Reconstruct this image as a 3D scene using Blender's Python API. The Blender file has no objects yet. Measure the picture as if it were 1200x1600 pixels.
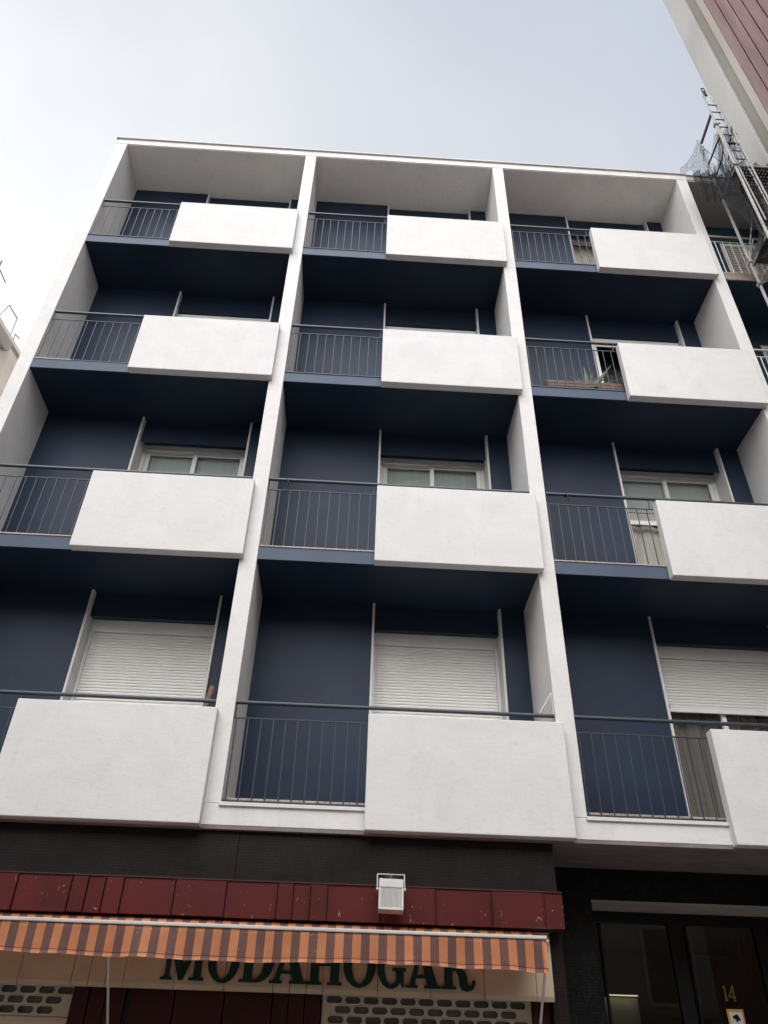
import bpy, bmesh, math, random
from mathutils import Vector, Matrix, noise
R = math.radians
random.seed(7)
scene = bpy.context.scene
COL = scene.collection

# ------------------------------------------------------------------ camera
cam = bpy.data.cameras.new('camera'); camo = bpy.data.objects.new('camera', cam); COL.objects.link(camo)
cam.sensor_fit = 'VERTICAL'; cam.sensor_height = 36.0; cam.lens = 36.0 * 1206.0973 / 1600.0
cam.clip_start = 0.05; cam.clip_end = 2000
_r = Vector((0.99825629, -0.05388866, 0.02409148)); _u = Vector((-0.05171078, -0.60152575, 0.797178)); _f = Vector((0.02846721, 0.79703374, 0.60326349))
_m = Matrix((_r, _u, -_f)).transposed().to_4x4()
_m.translation = Vector((4.8306279, -7.61885537, 1.6))
camo.matrix_world = _m
scene.camera = camo
scene.render.resolution_x = 768; scene.render.resolution_y = 1024

# ------------------------------------------------------------------ sky, sun, exposure
SUN_EL, SUN_AZ = R(46), R(190)          # azimuth clockwise from +Y: high, in front of the facade and a little to the left
world = bpy.data.worlds.new('World'); scene.world = world; world.use_nodes = True
nt = world.node_tree; nt.nodes.clear()
def N(t, typ, **kw):
    n = t.nodes.new(typ)
    for k, v in kw.items():
        if k.startswith('i_'):
            n.inputs[k[2:].replace('_', ' ')].default_value = v
        else: setattr(n, k, v)
    return n
def L(t, a, b): t.links.new(a, b)
sky = N(nt, 'ShaderNodeTexSky', sky_type='NISHITA', sun_disc=False, sun_elevation=SUN_EL, sun_rotation=SUN_AZ)
scl = N(nt, 'ShaderNodeVectorMath', operation='SCALE'); scl.inputs[3].default_value = 0.10
L(nt, sky.outputs[0], scl.inputs[0])
tc = N(nt, 'ShaderNodeTexCoord')
dot = N(nt, 'ShaderNodeVectorMath', operation='DOT_PRODUCT'); dot.inputs[1].default_value = Vector((-0.62, 0.42, -0.66)).normalized()
L(nt, tc.outputs['Generated'], dot.inputs[0])
nz = N(nt, 'ShaderNodeTexNoise', i_Scale=2.2, i_Detail=4.0, i_Roughness=0.55)
L(nt, tc.outputs['Generated'], nz.inputs['Vector'])
ad = N(nt, 'ShaderNodeMath', operation='MULTIPLY_ADD'); ad.inputs[1].default_value = 0.48
L(nt, nz.outputs['Fac'], ad.inputs[0]); L(nt, dot.outputs['Value'], ad.inputs[2])
ramp = N(nt, 'ShaderNodeValToRGB')
cr = ramp.color_ramp; cr.elements[0].position = 0.0; cr.elements[0].color = (0.355, 0.395, 0.465, 1)
cr.elements[1].position = 0.85; cr.elements[1].color = (0.84, 0.84, 0.835, 1)
e = cr.elements.new(0.32); e.color = (0.40, 0.432, 0.487, 1)
e = cr.elements.new(0.58); e.color = (0.56, 0.575, 0.60, 1)
mr = N(nt, 'ShaderNodeMapRange'); mr.inputs[1].default_value = -0.9; mr.inputs[2].default_value = 0.6
L(nt, ad.outputs[0], mr.inputs[0]); L(nt, mr.outputs[0], ramp.inputs[0])
mx = N(nt, 'ShaderNodeMix', data_type='RGBA'); mx.inputs[0].default_value = 0.90
L(nt, scl.outputs[0], mx.inputs[6]); L(nt, ramp.outputs[0], mx.inputs[7])
bg = N(nt, 'ShaderNodeBackground'); bg.inputs[1].default_value = 0.86
# bright veil of cloud in front of the sun (behind the camera)
_sv = Vector((math.sin(SUN_AZ) * math.cos(R(44)), math.cos(SUN_AZ) * math.cos(R(44)), math.sin(R(44))))
gd = N(nt, 'ShaderNodeVectorMath', operation='DOT_PRODUCT'); gd.inputs[1].default_value = _sv
L(nt, tc.outputs['Generated'], gd.inputs[0])
gm = N(nt, 'ShaderNodeMapRange', interpolation_type='SMOOTHSTEP'); gm.inputs[1].default_value = 0.58; gm.inputs[2].default_value = 0.98; gm.inputs[4].default_value = 2.2
L(nt, gd.outputs['Value'], gm.inputs[0])
gs = N(nt, 'ShaderNodeVectorMath', operation='SCALE'); gs.inputs[0].default_value = (1.0, 0.98, 0.96); L(nt, gm.outputs[0], gs.inputs[3])
gadd = N(nt, 'ShaderNodeVectorMath', operation='ADD'); L(nt, gs.outputs[0], gadd.inputs[1])
out = N(nt, 'ShaderNodeOutputWorld')
L(nt, mx.outputs[2], gadd.inputs[0]); L(nt, gadd.outputs[0], bg.inputs[0]); L(nt, bg.outputs[0], out.inputs[0])

sl = bpy.data.lights.new('sun', 'SUN'); sl.energy = 0.62; sl.angle = R(55); sl.color = (1.0, 0.965, 0.93)
so = bpy.data.objects.new('sun', sl); COL.objects.link(so)
_sd = Vector((math.sin(SUN_AZ) * math.cos(SUN_EL), math.cos(SUN_AZ) * math.cos(SUN_EL), math.sin(SUN_EL)))
so.rotation_euler = _sd.to_track_quat('Z', 'Y').to_euler(); so.location = (0, -20, 40)
scene.view_settings.view_transform = 'Standard'; scene.view_settings.look = 'None'
scene.view_settings.exposure = 0.88; scene.view_settings.gamma = 1
scene.view_settings.use_curve_mapping = False

# ------------------------------------------------------------------ materials
def mat_base(name):
    m = bpy.data.materials.new(name); m.use_nodes = True
    t = m.node_tree; t.nodes.clear()
    o = N(t, 'ShaderNodeOutputMaterial'); b = N(t, 'ShaderNodeBsdfPrincipled')
    L(t, b.outputs[0], o.inputs[0])
    return m, t, b, o
def coords(t, sc=(1, 1, 1)):
    c = N(t, 'ShaderNodeTexCoord'); mp = N(t, 'ShaderNodeMapping'); mp.inputs['Scale'].default_value = sc
    L(t, c.outputs['Object'], mp.inputs['Vector']); return mp.outputs[0]
def noisemat(name, c1, c2, scale=2.0, rough=0.8, bump=0.0, bscale=40, detail=6, stretch=(1, 1, 1), lo=0.3, hi=0.7, distort=0.0, metallic=0.0, spec=0.5):
    m, t, b, o = mat_base(name)
    v = coords(t, stretch)
    n = N(t, 'ShaderNodeTexNoise', i_Scale=scale, i_Detail=detail, i_Roughness=0.6, i_Distortion=distort); L(t, v, n.inputs['Vector'])
    r = N(t, 'ShaderNodeValToRGB'); r.color_ramp.elements[0].position = lo; r.color_ramp.elements[1].position = hi
    r.color_ramp.elements[0].color = (*c1, 1); r.color_ramp.elements[1].color = (*c2, 1)
    L(t, n.outputs['Fac'], r.inputs[0]); L(t, r.outputs[0], b.inputs['Base Color'])
    b.inputs['Roughness'].default_value = rough; b.inputs['Metallic'].default_value = metallic
    b.inputs['Specular IOR Level'].default_value = spec
    if bump:
        n2 = N(t, 'ShaderNodeTexNoise', i_Scale=bscale, i_Detail=5.0, i_Roughness=0.6); L(t, v, n2.inputs['Vector'])
        bp = N(t, 'ShaderNodeBump'); bp.inputs['Strength'].default_value = bump; bp.inputs['Distance'].default_value = 0.01
        L(t, n2.outputs['Fac'], bp.inputs['Height']); L(t, bp.outputs[0], b.inputs['Normal'])
    return m
def plaster(name, lo, hi, bump=0.35):
    m, t, b, o = mat_base(name)
    v = coords(t)
    n = N(t, 'ShaderNodeTexNoise', i_Scale=1.6, i_Detail=8.0, i_Roughness=0.62, i_Distortion=1.2); L(t, v, n.inputs['Vector'])
    r = N(t, 'ShaderNodeValToRGB'); r.color_ramp.elements[0].position = 0.34; r.color_ramp.elements[1].position = 0.62
    r.color_ramp.elements[0].color = (*lo, 1); r.color_ramp.elements[1].color = (*hi, 1)
    L(t, n.outputs['Fac'], r.inputs[0])
    # trowel marks: short darker curved swipes
    v2 = coords(t, (1, 1, 2.6))
    n3 = N(t, 'ShaderNodeTexNoise', i_Scale=5.5, i_Detail=7.0, i_Roughness=0.7, i_Distortion=2.4); L(t, v2, n3.inputs['Vector'])
    r3 = N(t, 'ShaderNodeValToRGB'); r3.color_ramp.elements[0].position = 0.36; r3.color_ramp.elements[1].position = 0.47
    r3.color_ramp.elements[0].color = (0.925, 0.925, 0.925, 1); r3.color_ramp.elements[1].color = (1, 1, 1, 1)
    L(t, n3.outputs['Fac'], r3.inputs[0])
    mu = N(t, 'ShaderNodeMix', data_type='RGBA', blend_type='MULTIPLY'); mu.inputs[0].default_value = 1.0
    L(t, r.outputs[0], mu.inputs[6]); L(t, r3.outputs[0], mu.inputs[7])
    v4 = coords(t, (5.5, 5.5, 0.35))
    n5 = N(t, 'ShaderNodeTexNoise', i_Scale=2.0, i_Detail=6.0, i_Roughness=0.65); L(t, v4, n5.inputs['Vector'])
    r5 = N(t, 'ShaderNodeValToRGB'); r5.color_ramp.elements[0].position = 0.27; r5.color_ramp.elements[1].position = 0.42
    r5.color_ramp.elements[0].color = (0.955, 0.95, 0.94, 1); r5.color_ramp.elements[1].color = (1, 1, 1, 1); L(t, n5.outputs['Fac'], r5.inputs[0])
    mv = N(t, 'ShaderNodeMix', data_type='RGBA', blend_type='MULTIPLY'); mv.inputs[0].default_value = 1.0
    L(t, mu.outputs[2], mv.inputs[6]); L(t, r5.outputs[0], mv.inputs[7]); L(t, mv.outputs[2], b.inputs['Base Color'])
    b.inputs['Roughness'].default_value = 0.85; b.inputs['Specular IOR Level'].default_value = 0.3
    n2 = N(t, 'ShaderNodeTexNoise', i_Scale=26.0, i_Detail=7.0, i_Roughness=0.65); L(t, v, n2.inputs['Vector'])
    am = N(t, 'ShaderNodeMath', operation='ADD'); L(t, n2.outputs['Fac'], am.inputs[0]); L(t, n3.outputs['Fac'], am.inputs[1])
    bp = N(t, 'ShaderNodeBump'); bp.inputs['Strength'].default_value = bump; bp.inputs['Distance'].default_value = 0.008
    L(t, am.outputs[0], bp.inputs['Height']); L(t, bp.outputs[0], b.inputs['Normal'])
    return m
def mosaic(name, c1, c2, grout, size=0.025, plane='XZ', rough=0.45):
    m, t, b, o = mat_base(name)
    c = N(t, 'ShaderNodeTexCoord'); sp = N(t, 'ShaderNodeSeparateXYZ'); cb = N(t, 'ShaderNodeCombineXYZ')
    L(t, c.outputs['Object'], sp.inputs[0])
    add = N(t, 'ShaderNodeMath', operation='ADD'); L(t, sp.outputs[0], add.inputs[0]); L(t, sp.outputs[1], add.inputs[1])
    L(t, add.outputs[0], cb.inputs[0]); L(t, sp.outputs[2], cb.inputs[1])
    br = N(t, 'ShaderNodeTexBrick', offset=0.0, squash=1.0)
    br.inputs['Scale'].default_value = 1.0; br.inputs['Brick Width'].default_value = size; br.inputs['Row Height'].default_value = size
    br.inputs['Mortar Size'].default_value = size * 0.10; br.inputs['Mortar Smooth'].default_value = 0.2; br.inputs['Bias'].default_value = 0.0
    br.inputs['Color1'].default_value = (*c1, 1); br.inputs['Color2'].default_value = (*c2, 1); br.inputs['Mortar'].default_value = (*grout, 1)
    L(t, cb.outputs[0], br.inputs['Vector'])
    n = N(t, 'ShaderNodeTexNoise', i_Scale=2.5, i_Detail=8.0, i_Roughness=0.7); L(t, c.outputs['Object'], n.inputs['Vector'])
    r = N(t, 'ShaderNodeValToRGB'); r.color_ramp.elements[0].position = 0.35; r.color_ramp.elements[1].position = 0.7
    r.color_ramp.elements[0].color = (0.55, 0.55, 0.55, 1); r.color_ramp.elements[1].color = (1.25, 1.2, 1.12, 1)
    L(t, n.outputs['Fac'], r.inputs[0])
    mu = N(t, 'ShaderNodeMix', data_type='RGBA', blend_type='MULTIPLY'); mu.inputs[0].default_value = 1.0
    L(t, br.outputs['Color'], mu.inputs[6]); L(t, r.outputs[0], mu.inputs[7]); L(t, mu.outputs[2], b.inputs['Base Color'])
    b.inputs['Roughness'].default_value = rough; b.inputs['Specular IOR Level'].default_value = 0.12
    bp = N(t, 'ShaderNodeBump', invert=True); bp.inputs['Strength'].default_value = 0.4; bp.inputs['Distance'].default_value = 0.002
    L(t, br.outputs['Fac'], bp.inputs['Height']); L(t, bp.outputs[0], b.inputs['Normal'])
    return m
def glassmat(name, tint, rough=0.01, ior=1.5):
    m = bpy.data.materials.new(name); m.use_nodes = True
    t = m.node_tree; t.nodes.clear(); o = N(t, 'ShaderNodeOutputMaterial')
    tr = N(t, 'ShaderNodeBsdfTransparent'); tr.inputs[0].default_value = (*tint, 1)
    gl = N(t, 'ShaderNodeBsdfGlossy'); gl.inputs['Roughness'].default_value = rough
    fr = N(t, 'ShaderNodeFresnel'); fr.inputs[0].default_value = ior
    nn = N(t, 'ShaderNodeTexNoise', i_Scale=1.3, i_Detail=1.0); L(t, coords(t), nn.inputs['Vector'])
    bp = N(t, 'ShaderNodeBump'); bp.inputs['Strength'].default_value = 0.05; bp.inputs['Distance'].default_value = 0.02
    L(t, nn.outputs['Fac'], bp.inputs['Height']); L(t, bp.outputs[0], gl.inputs['Normal'])
    mx = N(t, 'ShaderNodeMixShader'); ge = N(t, 'ShaderNodeNewGeometry'); iv = N(t, 'ShaderNodeMath', operation='SUBTRACT'); iv.inputs[0].default_value = 1.0; L(t, ge.outputs['Backfacing'], iv.inputs[1])
    mm = N(t, 'ShaderNodeMath', operation='MULTIPLY'); L(t, fr.outputs[0], mm.inputs[0]); L(t, iv.outputs[0], mm.inputs[1]); L(t, mm.outputs[0], mx.inputs[0]); L(t, tr.outputs[0], mx.inputs[1]); L(t, gl.outputs[0], mx.inputs[2])
    L(t, mx.outputs[0], o.inputs[0]); return m
def spotted(name, base, base2, spot, amount, scale=9.0, rough=0.4, stretch=(1, 1, 1)):
    """painted metal with scratches and chips"""
    m, t, b, o = mat_base(name)
    v = coords(t, stretch)
    n = N(t, 'ShaderNodeTexNoise', i_Scale=1.7, i_Detail=6.0, i_Roughness=0.6); L(t, v, n.inputs['Vector'])
    r = N(t, 'ShaderNodeValToRGB'); r.color_ramp.elements[0].position = 0.35; r.color_ramp.elements[1].position = 0.65
    r.color_ramp.elements[0].color = (*base, 1); r.color_ramp.elements[1].color = (*base2, 1); L(t, n.outputs['Fac'], r.inputs[0])
    n2 = N(t, 'ShaderNodeTexNoise', i_Scale=scale, i_Detail=3.0, i_Roughness=0.6, i_Distortion=1.5); L(t, v, n2.inputs['Vector'])
    r2 = N(t, 'ShaderNodeValToRGB'); r2.color_ramp.elements[0].position = amount; r2.color_ramp.elements[1].position = amount + 0.02
    r2.color_ramp.elements[0].color = (0, 0, 0, 1); r2.color_ramp.elements[1].color = (1, 1, 1, 1); L(t, n2.outputs['Fac'], r2.inputs[0])
    mx = N(t, 'ShaderNodeMix', data_type='RGBA'); L(t, r2.outputs[0], mx.inputs[0]); L(t, r.outputs[0], mx.inputs[6]); mx.inputs[7].default_value = (*spot, 1)
    L(t, mx.outputs[2], b.inputs['Base Color']); b.inputs['Roughness'].default_value = rough; b.inputs['Specular IOR Level'].default_value = 0.25
    return m

M = {}
M['white'] = plaster('white_plaster', (0.56, 0.552, 0.548), (0.605, 0.597, 0.592), 0.22)
M['white_frame'] = plaster('white_plaster_frame', (0.575, 0.568, 0.563), (0.635, 0.626, 0.618), 0.2)
M['soffit_white'] = plaster('white_ceiling', (0.82, 0.805, 0.785), (0.88, 0.862, 0.845), 0.15)
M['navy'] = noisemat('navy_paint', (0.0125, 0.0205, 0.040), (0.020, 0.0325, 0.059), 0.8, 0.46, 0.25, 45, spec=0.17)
M['navy_lit'] = noisemat('navy_paint_lit', (0.042, 0.062, 0.100), (0.053, 0.076, 0.120), 2.0, 0.50, 0.10, 50, spec=0.25)  # wall's navy paint in a lighter copy; sky light put into the colour
M['rail'] = noisemat('railing_paint', (0.014, 0.020, 0.031), (0.024, 0.034, 0.050), 12, 0.45)
M['handrail'] = noisemat('handrail_paint', (0.018, 0.026, 0.036), (0.03, 0.04, 0.052), 12, 0.35)
M['pvc'] = noisemat('white_pvc', (0.72, 0.72, 0.70), (0.80, 0.80, 0.78), 3, 0.35)
M['shutter'] = noisemat('shutter_slats', (0.74, 0.73, 0.70), (0.80, 0.79, 0.76), 2, 0.45)
M['blind'] = noisemat('grey_blind', (0.50, 0.56, 0.54), (0.60, 0.66, 0.635), 2, 0.8, stretch=(9, 9, 0.3))
M['curtain'] = noisemat('brown_curtain', (0.13, 0.118, 0.105), (0.27, 0.245, 0.22), 2, 0.9, stretch=(14, 14, 0.3))
M['cream_blind'] = noisemat('cream_blind', (0.48, 0.45, 0.40), (0.72, 0.69, 0.62), 2, 0.9, stretch=(6, 6, 0.3))
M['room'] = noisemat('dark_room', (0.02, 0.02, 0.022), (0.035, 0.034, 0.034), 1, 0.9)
M['glass'] = glassmat('window_glass', (0.90, 0.905, 0.90))
M['door_glass'] = glassmat('door_glass', (0.62, 0.62, 0.58))
M['terrazzo'] = spotted('terrazzo', (0.36, 0.30, 0.26), (0.46, 0.40, 0.35), (0.16, 0.12, 0.10), 0.56, 60, 0.6)
M['soffit_dirty'] = noisemat('dirty_soffit', (0.13, 0.105, 0.098), (0.22, 0.185, 0.175), 3, 0.9, 0.4, 30, stretch=(1, 3, 1))
M['mosaic_brown'] = mosaic('brown_mosaic', (0.009, 0.007, 0.0065), (0.014, 0.011, 0.010), (0.021, 0.0175, 0.016), 0.026, rough=0.6)
M['mosaic_black'] = mosaic('black_mosaic', (0.010, 0.0105, 0.011), (0.022, 0.023, 0.024), (0.004, 0.004, 0.004), 0.026, rough=0.35)
M['red'] = spotted('red_lacquer', (0.055, 0.0075, 0.007), (0.085, 0.011, 0.010), (0.36, 0.25, 0.23), 0.69, 26, 0.45, (1, 1, 0.4))
M['red_dark'] = spotted('dark_red_lacquer', (0.030, 0.005, 0.0045), (0.045, 0.007, 0.006), (0.2, 0.1, 0.09), 0.74, 9, 0.45)
M['sign'] = noisemat('cream_sign_panel', (0.38, 0.30, 0.20), (0.47, 0.385, 0.265), 2.2, 0.5)
M['letter'] = noisemat('dark_green_letter', (0.003, 0.022, 0.017), (0.006, 0.034, 0.026), 5, 0.5, spec=0.2)
M['perf'] = noisemat('shutter_steel', (0.46, 0.38, 0.29), (0.60, 0.51, 0.40), 6, 0.55)
M['pole'] = noisemat('pole_white', (0.50, 0.48, 0.46), (0.64, 0.62, 0.60), 8, 0.4)
M['bar'] = spotted('awning_bar', (0.46, 0.43, 0.40), (0.56, 0.52, 0.48), (0.25, 0.18, 0.14), 0.68, 22, 0.4)
M['black'] = noisemat('black_metal', (0.006, 0.006, 0.0065), (0.010, 0.010, 0.0105), 8, 0.4, spec=0.2)
M['gold'] = noisemat('gold_numeral', (0.15, 0.105, 0.035), (0.20, 0.14, 0.05), 8, 0.5, metallic=0.3)
M['steel'] = spotted('galvanised_tube', (0.30, 0.30, 0.29), (0.42, 0.42, 0.40), (0.14, 0.11, 0.09), 0.60, 14, 0.5)
M['darksteel'] = noisemat('dark_tube', (0.035, 0.037, 0.04), (0.08, 0.08, 0.082), 9, 0.5)
M['deck'] = noisemat('dark_deck', (0.05, 0.042, 0.036), (0.10, 0.085, 0.07), 5, 0.8)
M['cap'] = noisemat('roof_flashing', (0.46, 0.44, 0.425), (0.54, 0.52, 0.50), 5, 0.6)
M['wood'] = noisemat('planter_wood', (0.095, 0.058, 0.040), (0.175, 0.115, 0.082), 4, 0.75, 0.3, 30, stretch=(0.6, 6, 14))
M['agave'] = noisemat('agave_leaf', (0.035, 0.058, 0.040), (0.10, 0.13, 0.095), 8, 0.5)
M['weed'] = noisemat('weed_leaf', (0.07, 0.075, 0.05), (0.14, 0.14, 0.09), 20, 0.7)
M['dry'] = noisemat('dry_leaf', (0.025, 0.03, 0.025), (0.05, 0.055, 0.04), 8, 0.7)
M['teal'] = mosaic('teal_tile', (0.030, 0.085, 0.125), (0.05, 0.125, 0.18), (0.03, 0.045, 0.055), 0.05, rough=0.4)
M['teal_dark'] = noisemat('teal_paint', (0.016, 0.05, 0.085), (0.022, 0.065, 0.105), 2, 0.7)
M['old_plaster'] = noisemat('old_plaster', (0.30, 0.27, 0.25), (0.40, 0.365, 0.34), 2, 0.9, 0.3, 30)
M['ceil_old'] = noisemat('old_ceiling', (0.58, 0.55, 0.52), (0.68, 0.65, 0.62), 2, 0.9)
M['bounce_floor'] = noisemat('pale_bounce_floor', (0.40, 0.36, 0.32), (0.50, 0.46, 0.42), 3, 0.5)  # pale floor tone chosen to reflect light up at the soffits
M['rust'] = noisemat('rusty_edge', (0.14, 0.10, 0.085), (0.30, 0.25, 0.22), 7, 0.9)
M['beige_paint'] = noisemat('beige_paint', (0.50, 0.47, 0.42), (0.60, 0.57, 0.51), 8, 0.5)
M['tower_white'] = noisemat('tower_white', (0.30, 0.30, 0.29), (0.42, 0.415, 0.405), 0.7, 0.8, 0.2, 25, stretch=(1, 1, 0.35), detail=8)
M['tower_grey'] = noisemat('tower_reveal', (0.19, 0.172, 0.15), (0.27, 0.25, 0.225), 0.8, 0.85, stretch=(1, 1, 0.3))
M['tower_beige'] = noisemat('tower_beige', (0.29, 0.27, 0.23), (0.38, 0.36, 0.32), 0.8, 0.7, stretch=(1, 1, 0.3))
M['slat'] = noisemat('red_brown_slat', (0.14, 0.066, 0.060), (0.25, 0.15, 0.148), 1.4, 0.42, 0.0, stretch=(1, 3.5, 0.5), metallic=0.1)
M['cream'] = noisemat('cream_render', (0.62, 0.54, 0.45), (0.80, 0.72, 0.62), 1.2, 0.9, 0.4, 12, detail=9)
M['cream2'] = noisemat('cream_stone', (0.40, 0.31, 0.23), (0.55, 0.45, 0.35), 1.5, 0.9)
M['opp'] = noisemat('opposite_render', (0.48, 0.45, 0.41), (0.56, 0.53, 0.48), 0.6, 0.9)
M['asphalt'] = noisemat('granite_setts', (0.34, 0.33, 0.32), (0.44, 0.43, 0.41), 9, 0.9, 0.4, 80)
M['paving'] = mosaic('paving_slabs', (0.42, 0.40, 0.38), (0.50, 0.48, 0.46), (0.25, 0.24, 0.23), 0.3, rough=0.8)
M['lampglass'] = noisemat('lamp_glass', (0.14, 0.14, 0.13), (0.20, 0.20, 0.185), 4, 0.25)
M['lamp_grey'] = noisemat('lamp_housing', (0.36, 0.35, 0.33), (0.46, 0.445, 0.425), 6, 0.45)
M['hall'] = noisemat('hall_wall', (0.20, 0.18, 0.13), (0.28, 0.255, 0.19), 1, 0.8)
M['sticker_y'] = noisemat('sticker_yellow', (0.50, 0.28, 0.05), (0.58, 0.34, 0.08), 6, 0.5)
M['sticker_w'] = noisemat('sticker_white', (0.55, 0.55, 0.52), (0.62, 0.62, 0.60), 6, 0.5)

def stripes():
    m, t, b, o = mat_base('striped_canvas')
    c = N(t, 'ShaderNodeTexCoord'); sp = N(t, 'ShaderNodeSeparateXYZ'); L(t, c.outputs['Object'], sp.inputs[0])
    a = N(t, 'ShaderNodeMath', operation='DIVIDE'); a.inputs[1].default_value = 0.1395; L(t, sp.outputs[0], a.inputs[0])
    f = N(t, 'ShaderNodeMath', operation='FRACT'); L(t, a.outputs[0], f.inputs[0])
    g = N(t, 'ShaderNodeMath', operation='GREATER_THAN'); g.inputs[1].default_value = 0.5; L(t, f.outputs[0], g.inputs[0])
    n = N(t, 'ShaderNodeTexNoise', i_Scale=5.0, i_Detail=7.0, i_Roughness=0.65); L(t, c.outputs['Object'], n.inputs['Vector'])
    def rr(a1, a2):
        r = N(t, 'ShaderNodeValToRGB'); r.color_ramp.elements[0].position = 0.3; r.color_ramp.elements[1].position = 0.68
        r.color_ramp.elements[0].color = (*a1, 1); r.color_ramp.elements[1].color = (*a2, 1); L(t, n.outputs['Fac'], r.inputs[0]); return r
    r1 = rr((0.64, 0.26, 0.115), (0.76, 0.35, 0.175)); r2 = rr((0.20, 0.100, 0.086), (0.25, 0.130, 0.112))
    mx = N(t, 'ShaderNodeMix', data_type='RGBA'); L(t, g.outputs[0], mx.inputs[0]); L(t, r1.outputs[0], mx.inputs[6]); L(t, r2.outputs[0], mx.inputs[7])
    n2 = N(t, 'ShaderNodeTexNoise', i_Scale=30.0, i_Detail=2.0); L(t, c.outputs['Object'], n2.inputs['Vector'])
    r3 = N(t, 'ShaderNodeValToRGB'); r3.color_ramp.elements[0].position = 0.72; r3.color_ramp.elements[1].position = 0.75
    r3.color_ramp.elements[0].color = (0, 0, 0, 1); r3.color_ramp.elements[1].color = (1, 1, 1, 1); L(t, n2.outputs['Fac'], r3.inputs[0])
    m2 = N(t, 'ShaderNodeMix', data_type='RGBA'); L(t, r3.outputs[0], m2.inputs[0]); L(t, mx.outputs[2], m2.inputs[6]); m2.inputs[7].default_value = (0.5, 0.36, 0.3, 1)
    L(t, m2.outputs[2], b.inputs['Base Color']); b.inputs['Roughness'].default_value = 0.75
    return m
M['stripe'] = stripes()
def netmat():
    m = bpy.data.materials.new('debris_net'); m.use_nodes = True
    t = m.node_tree; t.nodes.clear(); o = N(t, 'ShaderNodeOutputMaterial')
    d = N(t, 'ShaderNodeBsdfDiffuse'); d.inputs[0].default_value = (0.028, 0.028, 0.032, 1); tr = N(t, 'ShaderNodeBsdfTransparent')
    n = N(t, 'ShaderNodeTexNoise', i_Scale=3.0, i_Detail=4.0, i_Distortion=1.2); L(t, coords(t, (2.4, 2, 0.8)), n.inputs['Vector'])
    w1 = N(t, 'ShaderNodeMath', operation='MULTIPLY'); w1.inputs[1].default_value = 34.0; L(t, n.outputs['Fac'], w1.inputs[0])
    w2 = N(t, 'ShaderNodeMath', operation='SINE'); L(t, w1.outputs[0], w2.inputs[0])
    w3 = N(t, 'ShaderNodeMath', operation='ABSOLUTE'); L(t, w2.outputs[0], w3.inputs[0])
    w4 = N(t, 'ShaderNodeMath', operation='POWER'); w4.inputs[1].default_value = 6.0; L(t, w3.outputs[0], w4.inputs[0])
    r = N(t, 'ShaderNodeMapRange'); r.inputs[1].default_value = 0.0; r.inputs[2].default_value = 1.0; r.inputs[3].default_value = 0.66; r.inputs[4].default_value = 0.93
    L(t, w4.outputs[0], r.inputs[0])
    mx = N(t, 'ShaderNodeMixShader'); L(t, r.outputs[0], mx.inputs[0]); L(t, tr.outputs[0], mx.inputs[1]); L(t, d.outputs[0], mx.inputs[2]); L(t, mx.outputs[0], o.inputs[0])
    m2 = m.copy(); m2.name = 'debris_net_light'
    for nd in m2.node_tree.nodes:
        if nd.type == 'MAP_RANGE': nd.inputs[3].default_value = 0.16; nd.inputs[4].default_value = 0.62
    return m, m2
M['net'], M['net_light'] = netmat()
def emit(name, col, s):
    m = bpy.data.materials.new(name); m.use_nodes = True
    t = m.node_tree; t.nodes.clear(); o = N(t, 'ShaderNodeOutputMaterial'); e = N(t, 'ShaderNodeEmission')
    e.inputs[0].default_value = (*col, 1); e.inputs[1].default_value = s; L(t, e.outputs[0], o.inputs[0]); return m
M['hall_lamp'] = emit('hall_lamp_glow', (1.0, 0.92, 0.62), 0.8)

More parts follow.
